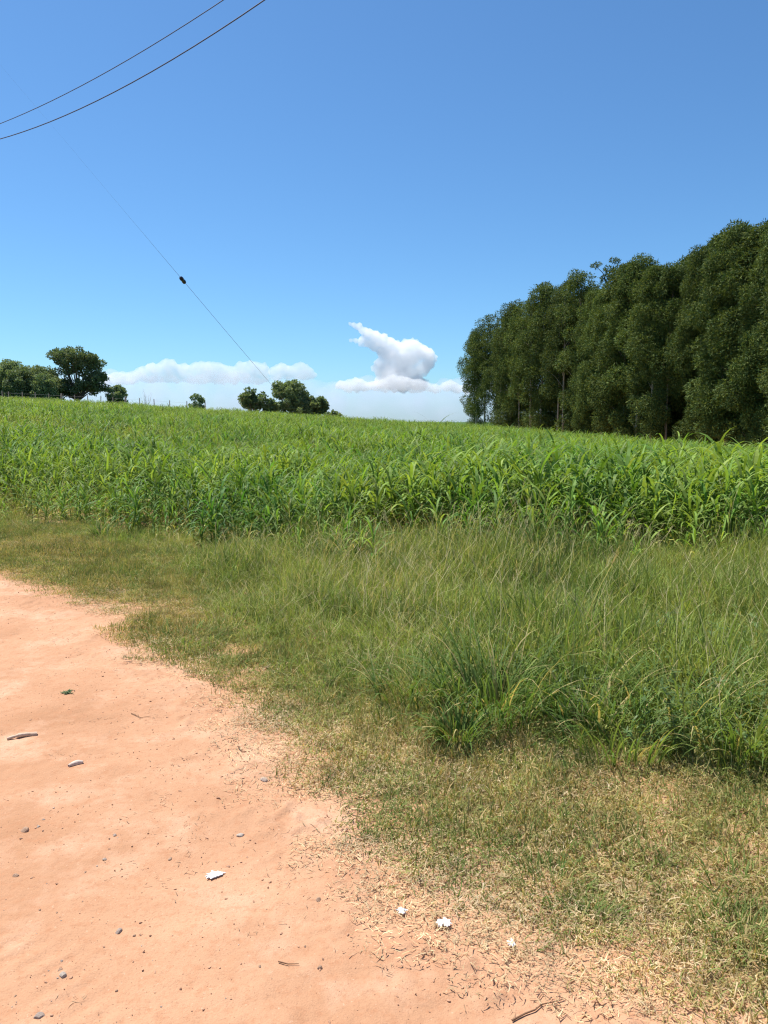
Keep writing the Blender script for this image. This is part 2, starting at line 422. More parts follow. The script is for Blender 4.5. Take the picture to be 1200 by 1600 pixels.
dryness = sm(-0.35, 0.6, 1.1 * fbm(x * 1.1, y * 1.1, 52, 3) - 0.22 + 0.6 * (x < -1.5) + 0.6 * (1 - sm(0.3, 1.3, d)) - 0.25 + 0.5 * rng.normal(0, 1, len(x)) * 0.5)
idx = np.where(rng.random(len(x)) < dryness * 0.85, rng.integers(5, 9, len(x)), rng.integers(0, 5, len(x)))
scatter('turf_grass', turf, place(x, y), rots(len(x), 0.15), np.stack([0.8 + 0.3 * sc, 0.8 + 0.3 * sc, sc], 1), idx,
        'short green and dry turf grass on the verge beside the dirt road', 'grass', M['turf'])

# --- straw litter, flat and curled
def straw_patch(nb, rad, seed, l0=0.012, l1=0.05, wid=0.0030):
    r = np.random.default_rng(seed); mb = MB()
    a = r.random(nb) * 6.283; q = rad * np.sqrt(r.random(nb)); b = np.stack([q * np.cos(a), q * np.sin(a), 0.003 + 0.012 * r.random(nb)], 1)
    mb.add(*strips(b, r.random(nb) * 6.283, l0 + (l1 - l0) * r.random(nb) ** 1.5, 1.2 + 0.5 * r.random(nb), r.normal(0.1, 0.5, nb), wid * (0.5 + 0.9 * r.random(nb)), 3, r.random(nb),
                   twist=r.normal(0, 0.5, nb), azturn=r.normal(0, 1.6, nb)))
    return mb.mesh('straw_patch')
straw = [straw_patch(95, 0.13, 100 + s) for s in range(6)]
x, y = sample_pts(-7, 7, 1.0, 12, 0.085)
d = edge_d(x, y); pn = fbm(x * 2.0, y * 2.0, 60, 4)
dens = sm(-0.20, 0.12, d + 0.12 * pn) * (1 - 0.72 * sm(0.5, 1.3, d)) * (0.25 + 0.75 * sm(-0.5, 0.4, pn)) * np.where(y > 4.6, 0.35, 1.0)
k = (rng.random(len(x)) < dens) & (y < tall_front(x) + 0.1)
x, y = x[k], y[k]; s_ = 0.7 + 0.6 * rng.random(len(x))
scatter('straw_litter', straw, place(x, y, 0.002), rots(len(x), 0.08), np.stack([s_] * 3, 1), rng.integers(0, 6, len(x)),
        'pale dry straw litter strewn along the edge of the dirt road', 'straw', M['straw'])

# --- knee-high weedy grass
def tall_patch(seed, nb=90, hmax=0.42, rad=0.16, dryp=0.2, heads=9, wid=0.0045):
    r = np.random.default_rng(seed); mb = MB()
    a = r.random(nb) * 6.283; q = rad * np.sqrt(r.random(nb)); b = np.stack([q * np.cos(a), q * np.sin(a), np.full(nb, -0.01)], 1)
    t = np.where(r.random(nb) < dryp, 0.6 + 0.4 * r.random(nb), 0.3 * r.random(nb))
    mb.add(*strips(b, r.random(nb) * 6.283, hmax * (0.3 + 0.7 * r.random(nb)), np.abs(r.normal(0.55, 0.6, nb)), r.normal(1.0, 1.3, nb), wid * (0.6 + 0.8 * r.random(nb)), 5, t,
                   twist=r.normal(0, 0.7, nb), azturn=r.normal(0, 1.6, nb)))
    for h in range(heads):                                              # thin stalks with finger-like seed heads
        az = r.random() * 6.283; L = hmax * (0.85 + 0.5 * r.random()); ln = abs(r.normal(0.15, 0.2))
        bb = np.array([[rad * 0.6 * r.normal(), rad * 0.6 * r.normal(), 0]])
        V, Q, t = strips(bb, np.array([az]), L, ln + 0.3 * r.random(), 0.45 + 0.5 * r.random(), 0.0035, 5, 0.75, prof='flat'); mb.add(V, Q, t)
        tip = V.reshape(-1, 3)[-2:].mean(0); nf = 3
        mb.add(*strips(np.repeat(tip[None], nf, 0), az + r.normal(0, 0.5, nf), 0.05 + 0.06 * r.random(nf), ln + 0.35 + 0.25 * r.random(nf), 0.5, 0.0028, 2, 0.9 + 0.1 * r.random(nf)))
    return mb.mesh('grass_patch')
tall = [tall_patch(200 + s, dryp=0.10, heads=0, nb=62, wid=0.0095) for s in range(5)] + [tall_patch(210 + s, dryp=0.28, heads=2, nb=62, wid=0.008) for s in range(4)]
x, y = sample_pts(-9, 12, 3.0, 14, 0.12)
inn = y - tall_front(x)
k = (inn > -0.35 + 0.4 * vn(x * 2, y * 2, 70)) & (rng.random(len(x)) < 0.35 + 0.65 * sm(-0.4, 0.6, inn)) & (y < crop_front(x) + 3.0 - 2.4 * rng.random(len(x))) & (rng.random(len(x)) < np.where(x < -1.6, 0.55, 0.95))
x, y, inn = x[k], y[k], inn[k]
hh = (0.20 + 0.80 * sm(-0.5, 1.2, inn + 0.4 * vn(x * 1.7, y * 1.7, 74))) * (0.85 + 0.4 * vn(x * 0.9, y * 0.9, 71)) * (0.8 + 0.4 * rng.random(len(x)))
hh *= 1 + 0.35 * vn(x * 2.6, y * 2.6, 76)
hh *= 1 + 0.35 * sm(0.2, 1.2, x) * sm(2.5, 0.8, inn) * sm(0.1, 0.5, inn)
hh *= np.where(x < -1.2, 0.42 + 0.5 * sm(-4.0, -1.2, x), 1.0) * (1 + 0.20 * sm(1.8, 0.0, crop_front(x) - y) * sm(-1.5, 0.5, x))
dr = sm(-0.2, 0.7, vn(x * 0.8, y * 0.8, 72) + 0.25 * (y > 6.5) + 0.2 * rng.normal(0, 1, len(x)))
idx = np.where(rng.random(len(x)) < 0.2 + dr * 0.6, rng.integers(5, 9, len(x)), rng.integers(0, 5, len(x)))
scatter('weedy_grass', tall, place(x, y), rots(len(x), 0.12), np.stack([np.sqrt(hh)] * 2 + [hh], 1), idx,
        'knee high weedy grass with seed heads in front of the crop', 'grass', M['tall'])

# --- leafy dark weeds low in the grass on the right
def weed_mesh(seed, h=0.35):
    r = np.random.default_rng(seed); mb = MB()
    for st in range(7):
        az = r.random() * 6.283; ln = 0.15 + 0.5 * r.random(); L = h * (0.6 + 0.5 * r.random())
        V, Q, t = strips(np.array([[0.03 * r.normal(), 0.03 * r.normal(), 0]]), np.array([az]), L, ln, 0.5, 0.004, 5, 0.3, prof='flat'); mb.add(V, Q, t)
        P = V.reshape(-1, 2, 3).mean(1)
        for k in range(18):
            f = r.random() ** 0.8; p = P[min(5, int(f * 5) + 1)] * 0.5 + P[min(5, int(f * 5))] * 0.5
            mb.add(*strips(p[None], np.array([r.random() * 6.283]), 0.032 + 0.025 * r.random(), 0.9 + 0.5 * r.random(), 0.5, 0.009 + 0.006 * r.random(), 3, 0.1 * r.random(), prof='leaf'))
    return mb.mesh('weed_patch')
weeds = [weed_mesh(300 + s) for s in range(5)]
x, y = sample_pts(0.3, 6, 3.2, 9, 0.2)
inn = y - tall_front(x)
k = (inn > -0.1) & (inn < 2.6) & (rng.random(len(x)) < 0.8 * sm(-0.2, 0.5, vn(x * 0.7, y * 0.7, 77) + 0.5 * sm(0.5, 2.0, x)))
x, y = x[k], y[k]; s_ = 0.6 + 0.6 * rng.random(len(x))
scatter('leafy_weeds', weeds, place(x, y), rots(len(x), 0.15), np.stack([s_] * 3, 1), rng.integers(0, 5, len(x)),
        'dark small-leaved weeds growing through the tall grass', 'weeds', M['weed'])

# ------------------------------------------------------------------ crop
rng = np.random.default_rng(11)
def crop_parts(seed, h=0.95):
    r = np.random.default_rng(seed); st = MB(); lf = MB()
    nst = 1 if r.random() < 0.6 else 2
    for sidx in range(nst):
        hh = h * (1 - 0.22 * sidx) * (0.9 + 0.2 * r.random()); az = r.random() * 6.283; off = 0.03 * sidx
        P = np.array([[off + 0.05 * s * math.cos(az), off + 0.05 * s * math.sin(az), hh * 0.72 * s - 0.02] for s in np.linspace(0, 1, 4)])
        tube(st, P, [0.009, 0.008, 0.006, 0.003], 4, 0.12)
        nl = 9; pa = r.random() * 3.14
        for k in range(nl):
            f = 0.08 + 0.92 * k / (nl - 1); p = P[0] * (1 - f) + P[-1] * f
            a = pa + (k % 2) * math.pi + r.normal(0, 0.5)
            L = h * (0.42 + 0.30 * math.sin(min(1, f * 1.15) * 2.6)) * (0.85 + 0.3 * r.random())
            dryleaf = 0.8 if (k < 2 and r.random() < 0.6) else max(0, r.normal(0.10, 0.12)) + (0.10 if k < 3 else 0)
            if k >= nl - 2: ln, cu = 0.15 + 0.3 * r.random(), 1.0 + 1.1 * r.random()
            else: ln, cu = 0.4 + 0.35 * r.random(), 1.6 + 0.9 * r.random()
            lf.add(*strips(p[None], np.array([a]), L, ln, cu, 0.028 + 0.016 * r.random(), 6, min(1, dryleaf), prof='leaf', twist=np.array([r.normal(0, 0.35)]), azturn=np.array([r.normal(0, 0.35)])))
    return st, lf
def both(a, b, n):
    m = MB(); m.V = a.V + [v for v in b.V]; m.A = a.A + b.A; m.Q = a.Q + [q + a.n for q in b.Q]; m.n = a.n + b.n
    return m.mesh(n)
kinds = [crop_parts(400 + s) for s in range(10)]
crop_me = [both(a, b, 'crop_plant') for a, b in kinds]
stem_me = [a.mesh('stem') for a, b in kinds]; leaf_me = [b.mesh('leaves') for a, b in kinds]
for m_ in stem_me + leaf_me: m_.materials.append(M['crop'])

def crop_scale(x, y):
    s = np.interp(x / np.maximum(y, 1), [-0.5, -0.1, 0.1, 0.5], [0.80, 0.85, 1.0, 1.05])
    s = s * (1 + 0.22 * vn(x / 3.3, y / 3.3, 80) + 0.16 * vn(x / 1.1, y / 1.1, 81))
    fr = sm(0, 2.5, y - crop_front(x))
    return s * (0.52 + 0.48 * fr)
XA, YA = [], []
x, y = sample_pts(-20, 20, 7, 24, 0.175); k = (y < 24); XA.append(x[k]); YA.append(y[k])
x, y = sample_pts(-42, 34, 24, 50, 0.26); XA.append(x); YA.append(y)
x, y = sample_pts(-72, 34, 50, 105, 0.40); XA.append(x); YA.append(y)
x, y = np.concatenate(XA), np.concatenate(YA)
thin = sm(0.15, 0.65, fbm(x * 0.30, y * 0.30, 85, 3)) * np.where(x < 1, 0.85, 0.3)     # poor patches, mostly on the left
k = (y > crop_front(x)) & (x < tree_line_x(y) - 4.5) & (rng.random(len(x)) > thin) & (x > -12 - y * 0.62) & (rng.random(len(x)) < 0.22 + 0.78 * sm(0, 1.8, y - crop_front(x)))
x, y = x[k], y[k]
s_ = crop_scale(x, y) * (0.72 + 0.5 * rng.random(len(x)))
# a few rank, tall plants stand out
s_ *= np.where(rng.random(len(x)) < 0.006, 1.3, 1.0)
front = (y - crop_front(x) < 0.9) & (np.abs(x) < 0.5 * y + 0.2)
fi = np.nonzero(front)[0]; rng.shuffle(fi); fi = fi[:150]
mask = np.ones(len(x), bool); mask[fi] = False
P = place(x, y, -0.01)
ro = rots(len(x), 0.10)
ix = rng.integers(0, 10, len(x))
scatter('crop_field', crop_me, P[mask], ro[mask], np.stack([s_[mask]] * 3, 1), ix[mask],
        'dense green field of young broad-leaved cereal crop', 'crop', M['crop'])
for i in fi:
    side = x[i] / y[i]
    lab = ('young cereal plant at the field front, left part by low dry grass' if side < -0.17 else
           'young cereal plant in the front row of the field, middle part' if side < 0.17 else
           'young cereal plant at the field front, right part behind the tall grass')
    t = thing('crop_plant', tuple(P[i]), lab, 'crop plant', 'cereal plants along the front edge of the field')
    t.rotation_euler = tuple(ro[i]); t.scale = (s_[i],) * 3
    obj('stem', stem_me[ix[i]], None, t); obj('leaves', leaf_me[ix[i]], None, t)
def big_crop(u, v, Y, h, lab, k):
    px, py, pz = at_dist(u, v, Y)
    z0 = float(H(px, py))
    t = thing('crop_plant', (px, py, z0), lab, 'crop plant', rz=k * 1.7)
    s = h / 0.95; t.scale = (s, s, s)
    obj('stem', stem_me[k], None, t); obj('leaves', leaf_me[k], None, t)
big_crop(1118, 690, 11.5, 1.50, 'tall arching cereal plant rising above the crop against the dark trees at right', 3)
big_crop(1170, 700, 12.5, 1.42, 'cereal plant at far right rising just above the crop against dark trees', 5)
big_crop(677, 665, 24, 1.75, 'tall upright cereal plant breaking the skyline below the big cloud', 7)
big_crop(962, 760, 14, 1.45, 'rank cereal plant standing above its neighbours in front of the tree row', 2)
big_crop(830, 720, 16, 1.45, 'rank broad-leaved cereal plant above the crop near the left end of the tree row', 1)

# weeds and dry grass growing through the crop
x, y = sample_pts(-20, 14, 9, 45, 0.45)
wk = sm(0.05, 0.6, fbm(x * 0.30, y * 0.30, 85, 3)) * np.where(x < 1, 0.9, 0.25)
k = (y > crop_front(x)) & (rng.random(len(x)) < wk)
x, y = x[k], y[k]; s_ = 1.0 + 0.5 * rng.random(len(x))
scatter('dry_grass', tall[5:], place(x, y), rots(len(x), 0.1), np.stack([s_ * 1.3, s_ * 1.3, s_], 1), rng.integers(0, 4, len(x)),
        'brownish weedy grass in the thin patches of the crop field', 'grass', M['tall'])

# ------------------------------------------------------------------ single tussocks in front
def tussock(u, v, h, nb, spread, lab, seed, wid=0.010, dryp=0.12, mat='tall'):
    r = np.random.default_rng(seed); px, py = on_ground(u, v)
    mb = MB(); a = r.random(nb) * 6.283; q = spread * 0.3 * np.sqrt(r.random(nb))
    b = np.stack([q * np.cos(a), q * np.sin(a), np.full(nb, -0.01)], 1)
    az = a + r.normal(0, 0.5, nb)
    mb.add(*strips(b, az, h * (0.55 + 0.7 * r.random(nb)), 0.1 + 0.45 * r.random(nb), 1.0 + 1.2 * r.random(nb), wid * (0.6 + 0.7 * r.random(nb)), 8,
                   np.where(r.random(nb) < dryp, 0.8, 0.15 * r.random(nb)), prof='leaf', twist=r.normal(0, 0.4, nb), azturn=r.normal(0, 0.3, nb), curlp=1.7))
    o = obj('grass_tussock', mb.mesh('grass_tussock'), M[mat], loc=(px, py, ground_z(px, py)))
    return tag(o, lab, 'grass tussock')
M['tuss'] = leaf_mat('tussock_blade', (0.075, 0.165, 0.030), (0.125, 0.21, 0.042), DRY, patch=1.0, trans=0.4, vary=0.1, spec=0.15, rough=0.6)
tussock(768, 1120, 0.56, 230, 0.9, 'large dark green arching grass tussock at the front of the tall grass', 1, mat='tuss')
tussock(715, 1165, 0.30, 120, 0.3, 'small broad-bladed tussock at the left foot of the large one', 2, mat='tuss')
tussock(905, 1120, 0.45, 160, 0.9, 'loose green tussock just right of and behind the large arching one', 13, mat='tuss')
tussock(660, 1095, 0.34, 150, 0.9, 'short green tussock left of the large arching one', 14, mat='tuss')
tussock(1060, 1130, 0.50, 170, 0.9, 'tall loose tussock among dark weeds left of the right-edge one', 15, mat='tuss')
tussock(1150, 1175, 0.42, 170, 0.8, 'arching green tussock at the right edge of the tall grass', 3, mat='tuss')
tussock(960, 1170, 0.36, 150, 0.9, 'dark leafy tussock right of the large arching one', 4, mat='tuss')
tussock(285, 1000, 0.14, 300, 1.2, 'low bluish green grass tussock beside the bend of the road edge', 5, wid=0.006, mat='tuss')
tussock(545, 880, 0.55, 220, 0.5, 'yellowish tall tussock at the middle of the crop edge', 6, dryp=0.5, mat='tuss')
tussock(1170, 1400, 0.12, 60, 0.5, 'small pale drooping tussock at the right side of the turf', 7, wid=0.007, mat='tuss')
tussock(160, 845, 0.4, 120, 0.35, 'ragged green tussock before the crop at left', 8, mat='tuss')
tussock(860, 1385, 0.09, 240, 0.45, 'low dark green tuft in the turf right of the white tufts', 10, wid=0.004, mat='tuss')
tussock(920, 1440, 0.08, 200, 0.4, 'small green tuft among straw near the lower right', 11, wid=0.004, mat='tuss')
tussock(1160, 1470, 0.10, 260, 0.5, 'dense green tuft near the lower right corner', 12, wid=0.004, mat='tuss')

# ------------------------------------------------------------------ trees
rng = np.random.default_rng(12)
def leaf_cloud(centres, radii, per, ll, lw, seed, droop=0.6, flat=0.8):
    r = np.random.default_rng(seed); V = []; T = []
    for c, R_ in zip(centres, radii):
        n = int(per * (R_ / radii.mean()) ** 2)
        dv = r.normal(0, 1, (n, 3)); dv /= np.linalg.norm(dv, axis=1)[:, None]
        rr = R_ * (0.45 + 0.55 * r.random(n) ** 0.45) * (1 + 0.22 * vn(dv[:, 0] * 3 + c[0], dv[:, 1] * 3 + c[2], seed))
        p = c + dv * rr[:, None] * np.array([1, 1, flat])
        ax = dv * 0.6 + r.normal(0, 0.55, (n, 3)); ax[:, 2] -= droop; ax /= np.linalg.norm(ax, axis=1)[:, None]
        sd_ = np.cross(ax, r.normal(0, 1, (n, 3))); sd_ /= np.linalg.norm(sd_, axis=1)[:, None] + 1e-9
        L = ll * (0.6 + 0.8 * r.random(n))[:, None]; W = lw * (0.6 + 0.8 * r.random(n))[:, None]
        V.append(np.stack([p, p + ax * L * 0.45 + sd_ * W * 0.5, p + ax * L, p + ax * L * 0.45 - sd_ * W * 0.5], 1))
        T.append(np.repeat(np.clip(r.normal(0.25, 0.25, n), 0, 1), 4))
    V = np.concatenate(V).reshape(-1, 3); T = np.concatenate(T)
    return mesh('crown', V, quads=np.arange(len(V)).reshape(-1, 4), attrs={'t': T})

def euc_kind(seed, Ht=18.0, low=0.1, Rm=2.3, ncl=130, per=125, edge=False):
    r = np.random.default_rng(seed); mb = MB()
    bend = r.normal(0, 0.25, 2)
    zs = np.linspace(0, 1, 9); tr = np.stack([bend[0] * zs ** 2 + 0.08 * np.sin(zs * 5), bend[1] * zs ** 2, zs * Ht * 0.96], 1)
    tube(mb, tr, 0.125 * (1 - zs) ** 0.8 + 0.02, 8)
    cs, rs = [], []
    for i in range(ncl):
        f = low + (1 - low) * r.random() ** 0.82
        env = Rm * (0.55 + 0.6 * math.sin(min(1, (f - low) / (1 - low) * 1.15 + 0.12) * math.pi * 0.72)) * (1 - max(0, f - 0.72) / 0.36) ** 0.8
        a = r.random() * 6.283; q = env * (0.35 + 0.65 * r.random() ** 0.6)
        z = f * Ht; c = np.array([q * math.cos(a), q * math.sin(a), z]); cs.append(c)
        rs.append((0.74 + 0.75 * r.random() ** 1.5) * (1 - 0.35 * max(0, f - 0.7) / 0.3))
        if i % 3 == 0:
            fb = max(0.03, f - 0.10); b = np.array([np.interp(fb, zs, tr[:, 0]), np.interp(fb, zs, tr[:, 1]), fb * Ht * 0.96])
            mid = (b + c) / 2 + np.array([0, 0, 0.25]); tube(mb, np.array([b, mid, c]), [0.05, 0.03, 0.012], 5)
    return mb.mesh('trunk', True), leaf_cloud(np.array(cs), np.array(rs), per, 0.27, 0.075, seed, 0.15, 0.9)
euc = [euc_kind(500 + s, low=0.02 if s < 3 else 0.10, ncl=100 if s < 3 else 88, per=620) for s in range(6)] + \
      [euc_kind(510 + s, low=[0.02, 0.06, 0.14][s], Rm=[1.9, 1.7, 2.0][s], ncl=[50, 34, 38][s], per=520) for s in range(3)]
for a, b in euc: a.materials.append(M['bark']); b.materials.append(M['euc'])
TOP_PX = [(700, 560), (735, 520), (750, 500), (785, 484), (835, 452), (880, 432), (930, 448), (960, 436), (990, 408), (1035, 418), (1062, 398), (1130, 350), (1160, 362), (1195, 354), (1500, 280)]
def top_v(u): return np.interp(u, [p[0] for p in TOP_PX], [p[1] for p in TOP_PX])
def put_tree(kind, base, s, rz, lab, grp=None, name='eucalyptus_tree', sx=None):
    t = thing(name, base, lab, 'tree', grp, rz); sx = sx or s; t.scale = (sx, sx, s)
    obj('trunk', kind[0], None, t); obj('crown', kind[1], None, t); return t
A0 = np.array([14.3, 126.0]); B0 = np.array([32.8, 44.0]); ln = np.linalg.norm(B0 - A0); dirn = (B0 - A0) / ln; perp = np.array([-dirn[1], dirn[0]])
if perp[0] < 0: perp = -perp
nfront = int(ln / 3.3)
for row in range(5):
    step = [3.3, 3.6, 4.0, 4.6, 4.6][row]
    for i in range(int(ln / step) + 1):
        p = A0 + dirn * (i * step + rng.normal(0, 0.45)) + perp * (row * 3.8 + rng.normal(0, 0.35))
        if row > 0: p = p + dirn * 1.5
        u = 600 + F * p[0] / p[1]
        if u > 1290 or (row > 0 and u < 790) or (row > 1 and u < 870): continue
        zb = float(H(p[0], p[1])); vt = top_v(u) + rng.normal(3, 8) + (14 if row else 0) + row * 2
        zt = at_dist(u, vt, p[1])[2]
        if row: zt = min(zt, zb + 21)
        s = (zt - zb) / 18.0
        kk = int(rng.integers(0, 3)) if row == 0 and (i % 3 == 0 or i < 3) else int(rng.integers(3, 6)) if row < 2 else int(rng.integers(0, 6))
        if u < 905: kk = int(rng.integers(6, 9))
        if row == 0:
            nth = ['first', 'second', 'third', 'fourth', 'fifth', 'sixth', 'seventh', 'eighth', 'ninth', 'tenth', 'eleventh', 'twelfth', 'thirteenth', 'fourteenth', 'fifteenth',
                   'sixteenth', 'seventeenth', 'eighteenth', 'nineteenth', 'twentieth', 'twenty-first', 'twenty-second', 'twenty-third', 'twenty-fourth', 'twenty-fifth', 'twenty-sixth', 'twenty-seventh'][i]
            lab = '%s eucalyptus of the front row beside the crop, counted from its left end' % nth
            if i == 0: lab = 'leftmost and lowest eucalyptus of the dark stand, leafy to the ground'
            grp = 'front row eucalyptus trees beside the crop'
        else:
            lab = 'eucalyptus in the %s row of the dark stand, behind the front row' % ['', 'second', 'third', 'fourth', 'fifth'][row]; grp = 'eucalyptus trees behind the front row'
        put_tree(euc[kk], (p[0], p[1], zb - 0.1), s, float(rng.random() * 6.28), lab, grp, sx=max(0.8, min(1.1, s)) * (0.78 + 0.42 * rng.random()))
# wispy emergent crown poking above the stand
r = np.random.default_rng(5)
ux, uy, uz = at_dist(950, 406, 100.0); zb = float(H(ux, uy)); mb = MB()
hh_ = uz - zb
P0 = np.array([[0, 0, 0], [0.1, 0, hh_ * 0.5], [0, 0, hh_ * 0.86], [-0.6, 0, hh_ * 0.93], [-1.5, 0, hh_ * 0.965]]); tube(mb, P0, [0.2, 0.15, 0.09, 0.05, 0.03], 6)
tube(mb, np.array([[0, 0, hh_ * 0.86], [0.6, 0.2, hh_ * 0.93], [0.9, 0.2, hh_ * 0.985]]), [0.08, 0.05, 0.03], 6)
cs = np.array([[-1.6, 0, hh_ * .968], [-1.15, 0.2, hh_ * .978], [0.7, 0.1, hh_], [1.2, 0.3, hh_ * .995], [0.2, 0, hh_ * .95], [0.7, 0.3, hh_ * .93], [-0.1, 0, hh_ * .9]])
t = thing('eucalyptus_tree', (ux, uy, zb), 'thin tree with two small tufts poking above the dark stand', 'tree')
obj('trunk', mb.mesh('trunk', True), M['bark2'], t)
obj('crown', leaf_cloud(cs, np.array([.5, .42, .5, .42, .7, .8, .9]), 150, 0.3, 0.1, 9, 0.1, 0.5), M['euc'], t)

def broad_kind(seed, Ht, Rw, ncl, per, low=0.25, rs0=0.9, ll=0.32, lw=0.2, gap=0.0, shape=None):
    r = np.random.default_rng(seed); mb = MB()
    fork = Ht * max(0.12, low * 0.7)
    tube(mb, np.array([[0, 0, -0.3], [0.05, 0, fork * 0.5], [0, 0.05, fork]]), [Ht * 0.035, Ht * 0.03, Ht * 0.026], 8)
    cs, rs = [], []
    for i in range(ncl):
        if shape is not None:
            k = r.integers(0, len(shape)); cx, cz, er, ez = shape[k]
            dv = r.normal(0, 1, 3); dv /= np.linalg.norm(dv); q = r.random() ** 0.4
            c = np.array([cx + er * dv[0] * q, er * dv[1] * q, cz + ez * dv[2] * q])
        else:
            dv = r.normal(0, 1, 3); dv /= np.linalg.norm(dv); q = 0.45 + 0.55 * r.random() ** 0.5
            zc = Ht * (1 + low) / 2; c = np.array([Rw * dv[0] * q, Rw * dv[1] * q, zc + Ht * (1 - low) / 2 * dv[2] * q])
        cs.append(c); rs.append(rs0 * (0.65 + 0.7 * r.random()))
        if i % 4 == 0:
            tube(mb, np.array([[0, 0, fork * 0.9], [c[0] * 0.4, c[1] * 0.4, fork + (c[2] - fork) * 0.45], c]), [Ht * 0.014, Ht * 0.009, 0.02], 5)
    return mb.mesh('trunk', True), leaf_cloud(np.array(cs), np.array(rs), per, ll, lw, seed, 0.2, 0.75)
def broad(u, vt, Y, wpx, lab, seed, ncl=60, per=120, low=0.22, rs0=None, shape=None, name='broadleaf_tree', mat='broad', ll=0.3, lw=0.18, grp=None):
    px, py, pz = at_dist(u, vt, Y); zb = float(H(px, py)) - 0.1; Ht = pz - zb; Rw = wpx / 2 / F * Y
    sh = None
    if shape is not None: sh = [((a - u) / F * Y, at_dist(a, b, Y)[2] - zb, c / F * Y, e / F * Y) for a, b, c, e in shape]
    rs0 = rs0 or Ht * 0.1
    kk = broad_kind(seed, Ht * 0.97, Rw * 0.85, ncl, per, low, rs0, ll, lw, shape=sh)
    kk[0].materials.append(M['bark2']); kk[1].materials.append(M[mat])
    return put_tree(kk, (px, py, zb), 1, 0, lab, grp, name)
YT = 124.0
broad(118, 544, YT, 80, 'large spreading broadleaf tree with ragged crown on the rise at left', 21, ncl=190, per=140, rs0=0.55,
      shape=[(118, 560, 28, 15), (120, 566, 30, 16), (95, 556, 18, 10), (138, 566, 18, 14), (112, 585, 24, 18), (140, 592, 22, 16), (152, 590, 11, 8), (95, 603, 25, 11), (140, 604, 26, 10), (115, 608, 34, 10), (72, 600, 18, 12)])
broad(12, 560, YT - 2, 50, 'dark rounded tree at the left edge of the picture', 22, ncl=130, per=150, low=0.03, rs0=0.75)
broad(50, 568, YT + 2, 58, 'dark broadleaf tree between the left-edge tree and the large spreading tree', 23, ncl=130, per=150, low=0.03, rs0=0.75)
broad(31, 574, YT - 4, 50, 'low leafy tree filling the gap right of the left-edge tree', 41, ncl=90, per=130, low=0.0, rs0=0.6)
broad(70, 584, YT - 4, 44, 'low bushy tree at the left foot of the large spreading tree', 42, ncl=80, per=130, low=0.0, rs0=0.55)
broad(-32, 558, YT, 60, 'dark tree just beyond the left edge of the picture', 29, ncl=60, per=120, low=0.05)
broad(78, 575, YT + 4, 40, 'dark low tree close behind the left side of the large spreading tree', 28, ncl=60, per=130, low=0.05)
broad(183, 601, YT, 38, 'small dark rounded tree right of the large spreading tree', 24, ncl=50, per=120, low=0.2, rs0=0.4)
broad(308, 615, YT + 10, 26, 'tiny distant round tree on the skyline between the shrubs', 25, ncl=30, per=90, low=0.2, rs0=0.35)
broad(453, 592, 112, 56, 'round dense dark tree at the middle of the crop skyline', 26, ncl=150, per=110, rs0=0.42,
      shape=[(453, 611, 22, 17), (455, 613, 23, 18), (440, 610, 14, 14), (462, 628, 24, 12), (470, 640, 36, 7), (445, 636, 24, 8)])
broad(492, 616, 112, 42, 'lower rounded dark tree joined to the right of the dense round tree', 27, ncl=110, per=110, rs0=0.36, low=0.0,
      shape=[(490, 632, 18, 13), (500, 636, 11, 10), (478, 634, 12, 12)])
def ricinus(u, vt, Y, wpx, n, lab, seed, lr=0.22):
    px, py, pz = at_dist(u, vt, Y); zb = float(H(px, py)); Ht = pz - zb; r = np.random.default_rng(seed); mb = MB(); cs = []
    for i in range(n):
        a = r.random() * 6.283; q = wpx / 2 / F * Y * math.sqrt(r.random()); hz = Ht * (0.98 - 0.25 * (q / (wpx / 2 / F * Y)) ** 2) * (0.75 + 0.25 * r.random())
        tip = np.array([q * math.cos(a), q * math.sin(a), hz]); tube(mb, np.array([[0, 0, -0.1], tip * np.array([.35, .35, .5]), tip]), [0.05, 0.035, 0.02], 5)
        cs.append(tip)
        for f in (0.55, 0.7, 0.85): cs.append(tip * np.array([f, f, f]) + r.normal(0, 0.18, 3))
    t = thing('leafy_shrub', (px, py, zb), lab, 'shrub')
    obj('trunk', mb.mesh('trunk', True), M['bark'], t)
    obj('crown', leaf_cloud(np.array(cs), np.full(len(cs), lr), 26, 0.34, 0.3, seed, 0.0, 0.7), M['broad'], t)
ricinus(392, 607, 106, 46, 22, 'open large-leaved shrub left of the dense round tree on the skyline', 31, 0.3)
ricinus(422, 622, 106, 20, 7, 'low sparse shrub between the large-leaved shrub and the round tree', 34, 0.25)
ricinus(521, 641, 106, 22, 6, 'small sparse shrub with separate leaf tufts right of the round trees', 32, 0.2)
# bare grey bush
px, py, pz = at_dist(228, 609, 118); zb = float(H(px, py)); r = np.random.default_rng(3); mb = MB()
for i in range(20):
    a = r.random() * 6.283; L = (pz - zb) * (0.6 + 0.45 * r.random()); s = 0.2 + 0.6 * r.random()
    pts = [np.zeros(3)]
    for k in range(5): pts.append(pts[-1] + np.array([math.cos(a) * s * 0.5, math.sin(a) * s * 0.5, 1]) * L / 5 + r.normal(0, 0.07, 3))
    tube(mb, np.array(pts), [0.016, 0.013, 0.01, 0.008, 0.006, 0.004], 4)
tag(obj('bare_bush', mb.mesh('bare_bush'), M['bark'], loc=(px, py, zb)), 'faint leafless grey bush on the skyline right of the small dark tree', 'bush')

